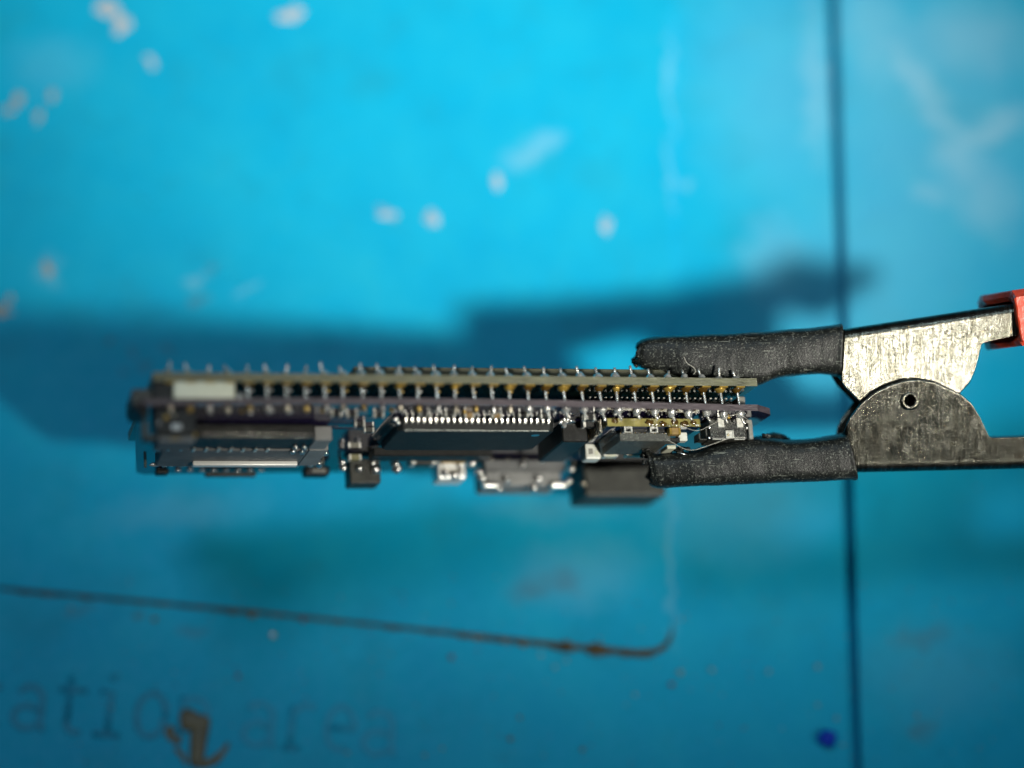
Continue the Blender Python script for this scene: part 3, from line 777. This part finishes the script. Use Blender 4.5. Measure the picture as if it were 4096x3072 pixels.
# ------------------------------------------------------------------ daughter board at the right with its own chip
db = board('daughter_board', [(44.4, 2.3, 'n'), (53.8, 2.3, 'n'), (44.4, 16.0, 'f'), (53.8, 16.0, 'f')], -1.02, -.24, lambda q: 0, ['blue_mask', 'fr4_yellow'], pcb)
db['label'] = 'small resin-streaked yellow daughter board'
for i, (u, w_, r_) in enumerate(((45.2, -.5, .3), (48.6, -.6, .35), (50.0, -.75, .3), (51.2, -.55, .3), (52.2, -.7, .34), (53.1, -.6, .28))):
    blob('flux_residue', (u, 2.28, w_), (r_ * 1.2, .1, r_ * .8), 'flux', db, 2, .3, i)
for i in range(26):
    u = random.uniform(48.5, 53.7)
    blob('solder_fleck', (u, 2.27, -.96 + random.uniform(0, .12)), (random.uniform(.05, .22), .05, .05), 'bright', db, 1, .2, i)
for u in (46.6, 49.2):
    bm = bmesh.new(); bm_box(bm, (u - .42, 2.7, -1.10), (u + .42, 3.4, -1.02), .02); bm_box(bm, (u - .42, 2.7, -1.45), (u - .25, 3.3, -1.08), .05); bm_box(bm, (u + .25, 2.7, -1.45), (u + .42, 3.3, -1.08), .05)
    bm_box(bm, (u - .42, 2.7, -1.5), (u + .42, 3.2, -1.42), .03)
    from_bm('metal_foot', bm, 'satin', db)
for i in range(40):
    u = 45.9 + i * .122
    blob('solder_fleck', (u + random.uniform(-.04, .04), 2.95, -1.48 - random.uniform(0, .05)), random.uniform(.03, .06), 'gold' if i % 4 == 0 else 'bright', db, 1, .2, i)
c2 = box('side_chip', (45.8, 3.0, -2.28), (50.9, 8.5, -1.5), 'ic_grain', pcb, .05)
box('chip_base', (46.0, 3.2, -1.52), (50.7, 8.3, -1.02), 'black', c2, .03)
for i in range(12):
    v = 3.6 + .42 * i
    inst('lead', LEADS['side'], c2, (45.9, v, -1.02), (0, 0, -math.pi / 2), (.9, .9, .9))
bm = bmesh.new()
for i in range(7):
    bm_box(bm, (43.9 - .02 * i, 3.2 + i * .55, -1.5), (44.15 - .02 * i, 3.45 + i * .55, -.1), .03)
o = from_bm('comb_leads', bm, 'pin_dark', c2)
chip_part('brown_capacitor', 51.2, 2.75, 1.15, .8, .72, 'brown_cap', base=-1.05, ends='gold')
box('white_terminal', (52.1, 3.9, -2.0), (53.0, 4.8, -1.15), 'white', pcb, .06)
box('white_wedge', (51.1, 4.6, -2.62), (52.0, 6.6, -2.25), 'cream', pcb, .05)
box('dark_terminal', (50.9, 3.6, -2.2), (52.1, 4.6, -1.75), 'black', pcb, .05)
ld = box('indicator_led', (44.25, 9.0, -2.60), (45.82, 10.6, -1.05), 'white', pcb, .15, 3)
box('led_lens', (44.55, 8.97, -2.1), (45.0, 9.02, -1.55), 'grey', ld, .01)
box('led_lens', (45.15, 8.97, -2.2), (45.55, 9.02, -1.75), 'cream', ld, .01)
box('led_stand', (44.4, 9.2, -1.08), (45.7, 10.4, bow(45)), 'black', ld, .05)
chip_part('cream_capacitor', 46.9, 9.6, 1.5, .9, 1.0, 'cream', base=-1.3)
chip_part('dim_capacitor', 49.2, 9.2, 1.8, 1.0, 1.0, 'brown_cap', base=-1.3, ends='pin_dark')

# ------------------------------------------------------------------ black switch at the right end
sw = box('side_switch', (54.9, 2.7, -2.12), (58.75, 5.6, -.02), 'black_sharp', pcb, .18, 2)
sw['label'] = 'black side switch with a square silver button'
for (u0, u1) in ((55.72, 56.36), (57.67, 58.34)):
    box('terminal', (u0, 2.5, -.98), (u1, 2.8, -.50), 'satin', sw, .04)
    box('terminal', (u0, 2.55, -.52), (u1, 3.1, -.02), 'satin', sw, .04)
bm = bmesh.new()
for a, b_ in (((56.42, 2.5, -2.08), (57.28, 2.72, -1.92)), ((56.42, 2.5, -1.40), (57.28, 2.72, -1.30)), ((56.42, 2.5, -1.94), (56.54, 2.72, -1.38)), ((57.16, 2.5, -1.94), (57.28, 2.72, -1.38))): bm_box(bm, a, b_, .03)
from_bm('button_frame', bm, 'satin', sw)
box('button_face', (56.53, 2.56, -1.93), (57.17, 2.72, -1.39), 'satin', sw, .03)
bm = bmesh.new(); bm_tube(bm, [(56.70 + .09 * math.cos(a), 2.53, -1.72 + .09 * math.sin(a)) for a in [2 * math.pi * i / 14 for i in range(15)]], .025, 6)
from_bm('button_ring', bm, 'gold', sw, True)
for a, b_ in ((55.05, 55.95), (56.0, 56.4), (57.3, 57.75), (57.8, 58.4)):
    box('bottom_rail', (a, 2.55, -2.2), (b_, 2.8, -2.10), 'satin', sw, .03)
for i, (u, w_) in enumerate(((54.85, -.95), (54.75, -2.0), (58.72, -1.0))):
    blob('solder_blob', (u, 2.7, w_), (.14, .12, .18), 'bright', sw, 2, .2, i)
box('switch_cover', (59.0, 2.9, -2.05), (59.45, 5.4, -.15), 'grey', sw, .05)
box('switch_cover', (58.78, 2.85, -.45), (59.4, 3.4, -.12), 'grey', sw, .05)
bm = bmesh.new(); bm_box(bm, (53.9, 3.2, -2.1), (54.05, 4.6, -1.4), .03); bm_box(bm, (53.9, 3.2, -2.1), (54.7, 4.4, -1.95), .03); bm_box(bm, (54.55, 3.0, -1.95), (54.72, 4.2, -1.0), .03)
from_bm('wire_bail', bm, 'dark_grey', sw)

# ------------------------------------------------------------------ the clip
vf = Matrix((CAM_X, CAM_Y, CAM_Z)).transposed()
clip = thing('crocodile_clip', 'metal crocodile clip with black sleeved jaws and a red grip, holding the boards', 'clip', FOCUS_POINT, vf)
ZC = -6.6
def channel(name, fold, edge, sign, half, lean, curve, tuck, x0, x1, step=.1, fold_r=.95):
    """sheet folded over along `fold`; its two cheeks end at `edge`. sign +1: fold on top"""
    bm = bmesh.new(); rings = []
    r = fold_r
    n = int((x1 - x0) / step)
    rv = Vector(RIVET)
    for i in range(n + 1):
        x = x0 + (x1 - x0) * i / n
        yf, ye = interp(fold, x), interp(edge, x)
        if sign * (yf - ye) < r + .3: ye = yf - sign * (r + .3)
        zf = ZC + half; zb = ZC - half
        ring = []
        m = 34
        for j in range(m + 1):
            y = ye + (yf - sign * r - ye) * j / m
            yy = y - rv.y; xe = tuck[0] + (tuck[1] - tuck[0]) * (y - tuck[2]) / (tuck[3] - tuck[2]); t_ = max(0, min(1, (xe + .2 - x) / .45)); ring.append(Vector((x, y, zf + lean * yy + curve * yy * yy - 1.5 * t_ * t_ * (3 - 2 * t_))))
        zt = ring[-1].z
        for j in range(1, 7):
            a = R(90 * j / 6)
            ring.append(Vector((x, yf - sign * r * (1 - math.sin(a)), zt - r + r * math.cos(a))))
        for j in range(1, 4):
            ring.append(Vector((x, yf, (zt - r) + (zb + r - zt + r) * j / 4)))
        for j in range(0, 7):
            a = R(90 - 90 * j / 6)
            ring.append(Vector((x, yf - sign * r * (1 - math.sin(a)), zb + r - r * math.cos(a))))
        for j in range(1, 9):
            y = yf - sign * r + (ye - yf + sign * r) * j / 8
            ring.append(Vector((x, y, zb)))
        rings.append([bm.verts.new(q) for q in ring])
    for r0, r1 in zip(rings, rings[1:]):
        for j in range(len(r0) - 1):
            c = (r0[j].co + r1[j + 1].co) / 2
            if c.z > ZC and (Vector((c.x, c.y)) - rv).length < .62: continue      # rivet hole
            bm.faces.new((r0[j], r1[j], r1[j + 1], r0[j + 1]))
    bmesh.ops.delete(bm, geom=[q for q in bm.verts if not q.link_faces], context='VERTS')
    o = from_bm(name, bm, 'clip', clip, True)
    # normals must face outwards before thickening
    me = o.data
    mid = me.polygons[len(me.polygons) // 2]
    front = max(me.polygons, key=lambda p_: p_.center.z - abs(p_.center.x - (x0 + 1) * MM))
    if front.normal.z < 0: me.flip_normals()
    s = o.modifiers.new('sheet', 'SOLIDIFY'); s.thickness = .45 * MM; s.offset = -1
    return o
up = channel('upper_jaw', UPPER_FOLD, UPPER_EDGE, +1, 2.3, .030, .009, (31.75, 31.95, .8, 5.7), 30.0, 48.9)
up['label'] = 'brighter brushed upper jaw plate'
lo = channel('lower_jaw', LOWER_FOLD, LOWER_EDGE, -1, 2.95, .235, 0.0, (33.3, 32.25, -9.0, -4.8), 30.8, 56)
lo['label'] = 'darker lower jaw plate with the hollow rivet'

# hollow rivet
bm = bmesh.new()
prof = [(.47, -5.6), (.47, .10), (.52, .20), (.62, .26), (.78, .24), (.92, .12), (.98, -.04), (.98, -.2)]
rz = ZC + 2.95
seg = 40; rings = []
for r_, z in prof: rings.append([bm.verts.new((RIVET[0] + r_ * math.cos(2 * math.pi * j / seg), RIVET[1] + r_ * math.sin(2 * math.pi * j / seg), rz + z)) for j in range(seg)])
for a, b_ in zip(rings, rings[1:]):
    for j in range(seg): bm.faces.new((a[j], a[(j + 1) % seg], b_[(j + 1) % seg], b_[j]))
from_bm('rivet', bm, 'clip', clip, True)

# heat-shrink sleeves over the jaws
def sleeve(name, top, bot, depth, seed, torn, zc=ZC, label=None):
    n, seg = 110, 44
    T, B_ = smooth_pts([(x, y, 0) for x, y in top], n), smooth_pts([(x, y, 0) for x, y in bot], n)
    bm = bmesh.new(); rings = []
    for i in range(n + 1):
        c = (T[i] + B_[i]) / 2; h = (T[i] - B_[i]) / 2
        s = i / n
        dz = depth * min(1, .80 + .9 * s) * (.9 if s < .03 else 1)
        ring = []
        for j in range(seg):
            a = 2 * math.pi * j / seg
            ca, sa = math.cos(a), math.sin(a)
            e_ = .52; ca2 = math.copysign(abs(ca) ** e_, ca); sa2 = math.copysign(abs(sa) ** e_, sa)
            q = c + h * ca2 + Vector((0, 0, zc + dz * sa2))
            d = Vector((0, ca2, sa2)).normalized()
            nz = .09 * mnoise.noise(Vector((q.x * .45, q.y * .7, q.z * .7 + seed))) + .035 * mnoise.noise(Vector((q.x * 2.2, q.y * 2.2, q.z * 2 + seed)))
            q = q + d * nz
            if s < .06:
                q.x += (1 - s / .06) * torn * (.5 * mnoise.noise(Vector((a * 2.2 + seed, 3, seed))) + .3 * mnoise.noise(Vector((a * 7, seed, 1))))
            if s > .985: q += d * .06
            ring.append(bm.verts.new(q))
        rings.append(ring)
    for r0, r1 in zip(rings, rings[1:]):
        for j in range(seg): bm.faces.new((r0[j], r1[j], r1[(j + 1) % seg], r0[(j + 1) % seg]))
    o = from_bm(name, bm, 'sleeve', clip, True)
    me = o.data
    front = max(me.polygons, key=lambda p_: p_.center.z)
    if front.normal.z < 0: me.flip_normals()
    s = o.modifiers.new('wall', 'SOLIDIFY'); s.thickness = .28 * MM; s.offset = -1
    if label: o['label'] = label
    return o
us_ = sleeve('upper_sleeve', UP_SLEEVE_TOP, UP_SLEEVE_BOT, 2.6, 3.0, .55, label='black sleeve on the upper jaw, dusty and scratched')
ls_ = sleeve('lower_sleeve', LO_SLEEVE_TOP, LO_SLEEVE_BOT, 3.0, 9.0, 1.1, label='black sleeve on the lower jaw with a torn end')
# jaw steel seen inside the open ends
for nm, pts, rr in (('jaw_core', [(13.4, 3.0, ZC), (22.3, 2.4, ZC), (31.9, 3.2, ZC)], 1.1), ('jaw_core', [(14.6, -8.4, ZC), (22.3, -7.7, ZC), (31.9, -7.0, ZC)], 1.5)):
    tube(nm, pts, rr, 'black', clip, 12)
# torn flaps and nicks on the lower sleeve
for i, (x, y, r_) in enumerate(((13.1, -6.25, .45), (12.95, -6.9, .4), (13.4, -6.5, .35), (12.9, -7.6, .28), (16.3, -6.42, .5), (15.4, -6.6, .25), (17.0, -6.3, .3), (21.3, -5.3, .4), (24.8, -5.05, .35))):
    blob('torn_flap', (x, y, ZC + 1.7 - (i % 3) * .5), (r_, r_ * .7, r_ * .8), 'sleeve', ls_, 3, .45, i)
blob('torn_flap', (25.8, -5.45, ZC - 1.9), (1.6, .6, .7), 'sleeve', ls_, 3, .25, 33)
tube('exposed_glint', [(16.0, -6.62, ZC + 2.35), (16.5, -6.75, ZC + 2.45), (16.95, -6.85, ZC + 2.4)], [.05, .09, .05], 'bright', ls_, 6)
for i, (x, y) in enumerate(((11.85, 2.35), (11.9, 2.1), (12.1, 1.8))):
    blob('torn_flap', (x, y, ZC + .6 * i - .4), (.18, .22, .25), 'sleeve', us_, 2, .5, i + 11)

# red grip on the upper arm
ax = Vector((math.cos(R(8.6)), math.sin(R(8.6)), 0)); ay = Vector((-ax.y, ax.x, 0))
def boot():
    bm = bmesh.new()
    c0 = Vector((48.5, 6.32, ZC))
    hh, hz, wall = 2.72, 4.0, 1.0
    outer = [(-hh, hz), (-hh, -hz), (hh, -hz), (hh, hz)]
    def ring(off_front, off_back, hh, hz, s, n=7, cut=.55):
        pts = []
        cor = [(-hh + cut, hz), (hh - cut * 1.3, hz), (hh, hz - cut * 2.2), (hh, -hz + cut * 2), (hh - cut, -hz), (-hh + cut, -hz), (-hh, -hz + cut), (-hh, hz - cut)]
        for a, b_ in zip(cor, cor[1:] + cor[:1]):
            for k in range(n):
                t = k / n
                y, z = a[0] + (b_[0] - a[0]) * t, a[1] + (b_[1] - a[1]) * t
                f = (z + hz) / (2 * hz)
                off = off_back + (off_front - off_back) * max(0, min(1, (f - .35) / .5))
                jag = .10 * mnoise.noise(Vector((y * 2.3, z * 2.3, 4))) + .08 * mnoise.noise(Vector((y * 6, z * 6, 9)))
                pts.append(bm.verts.new(c0 + ax * (s + (off + jag if s <= 0 else 0)) + ay * y + Vector((0, 0, z))))
        return pts
    r = [ring(.18, -1.62, hh - wall, hz - wall, 5.0), ring(.18, -1.62, hh - wall, hz - wall, 0), ring(.05, -1.75, hh - wall * .55, hz - wall * .55, -.10), ring(.1, -1.7, hh - .12, hz - .12, -.05), ring(.18, -1.6, hh, hz, 0)] + [ring(0, 0, hh * q_, hz * q_, s) for s, q_ in ((.8, 1), (1.7, 1), (2.6, .9), (4.0, .72), (6.5, .45), (9.0, .3))]  # tail outside the frame kept short and tapered to fade its shadow
    m = len(r[0])
    for a, b_ in zip(r, r[1:]):
        for j in range(m): bm.faces.new((a[j], a[(j + 1) % m], b_[(j + 1) % m], b_[j]))
    bm.faces.new(r[-1])
    o = from_bm('red_grip', bm, 'red', clip, False)
    o['label'] = 'red plastic grip with a ragged end'
    return o
boot()
tube('arm_core', [Vector((48.2, 6.28, ZC)), Vector((48.2, 6.28, ZC)) + ax * 2.5], 1.2, 'clip', clip, 10)

# fibres of lint
def fibre(label, pts, r_=.022):
    o = tube('lint_fibre', [from_view(*q) for q in smooth_pts(pts, 30)], r_, 'fibre', None, 5)
    return tag(o, label, 'fibre')
fibre('curled pale lint fibre on the upper black sleeve above the pins', [(16.4, 2.6, -1.5), (16.7, 2.0, -1.35), (17.3, 1.6, -1.4), (17.5, 1.2, -1.3), (17.3, .95, -1.2)])
fibre('long pale lint fibre arching from the torn lower sleeve up to the switch', [(14.8, -5.3, -2.2), (16.9, -6.3, -1.5), (18.9, -5.8, -1.3), (20.8, -5.15, -1.3), (22.2, -5.1, -1.5)])
fibre('thin golden lint fibre strung below the daughter board', [(15.9, -3.9, -1.4), (17.6, -4.45, -1.3), (19.0, -3.9, -1.4), (20.6, -3.1, -1.6), (21.7, -2.95, -1.8), (22.6, -3.4, -2.0)], .016)
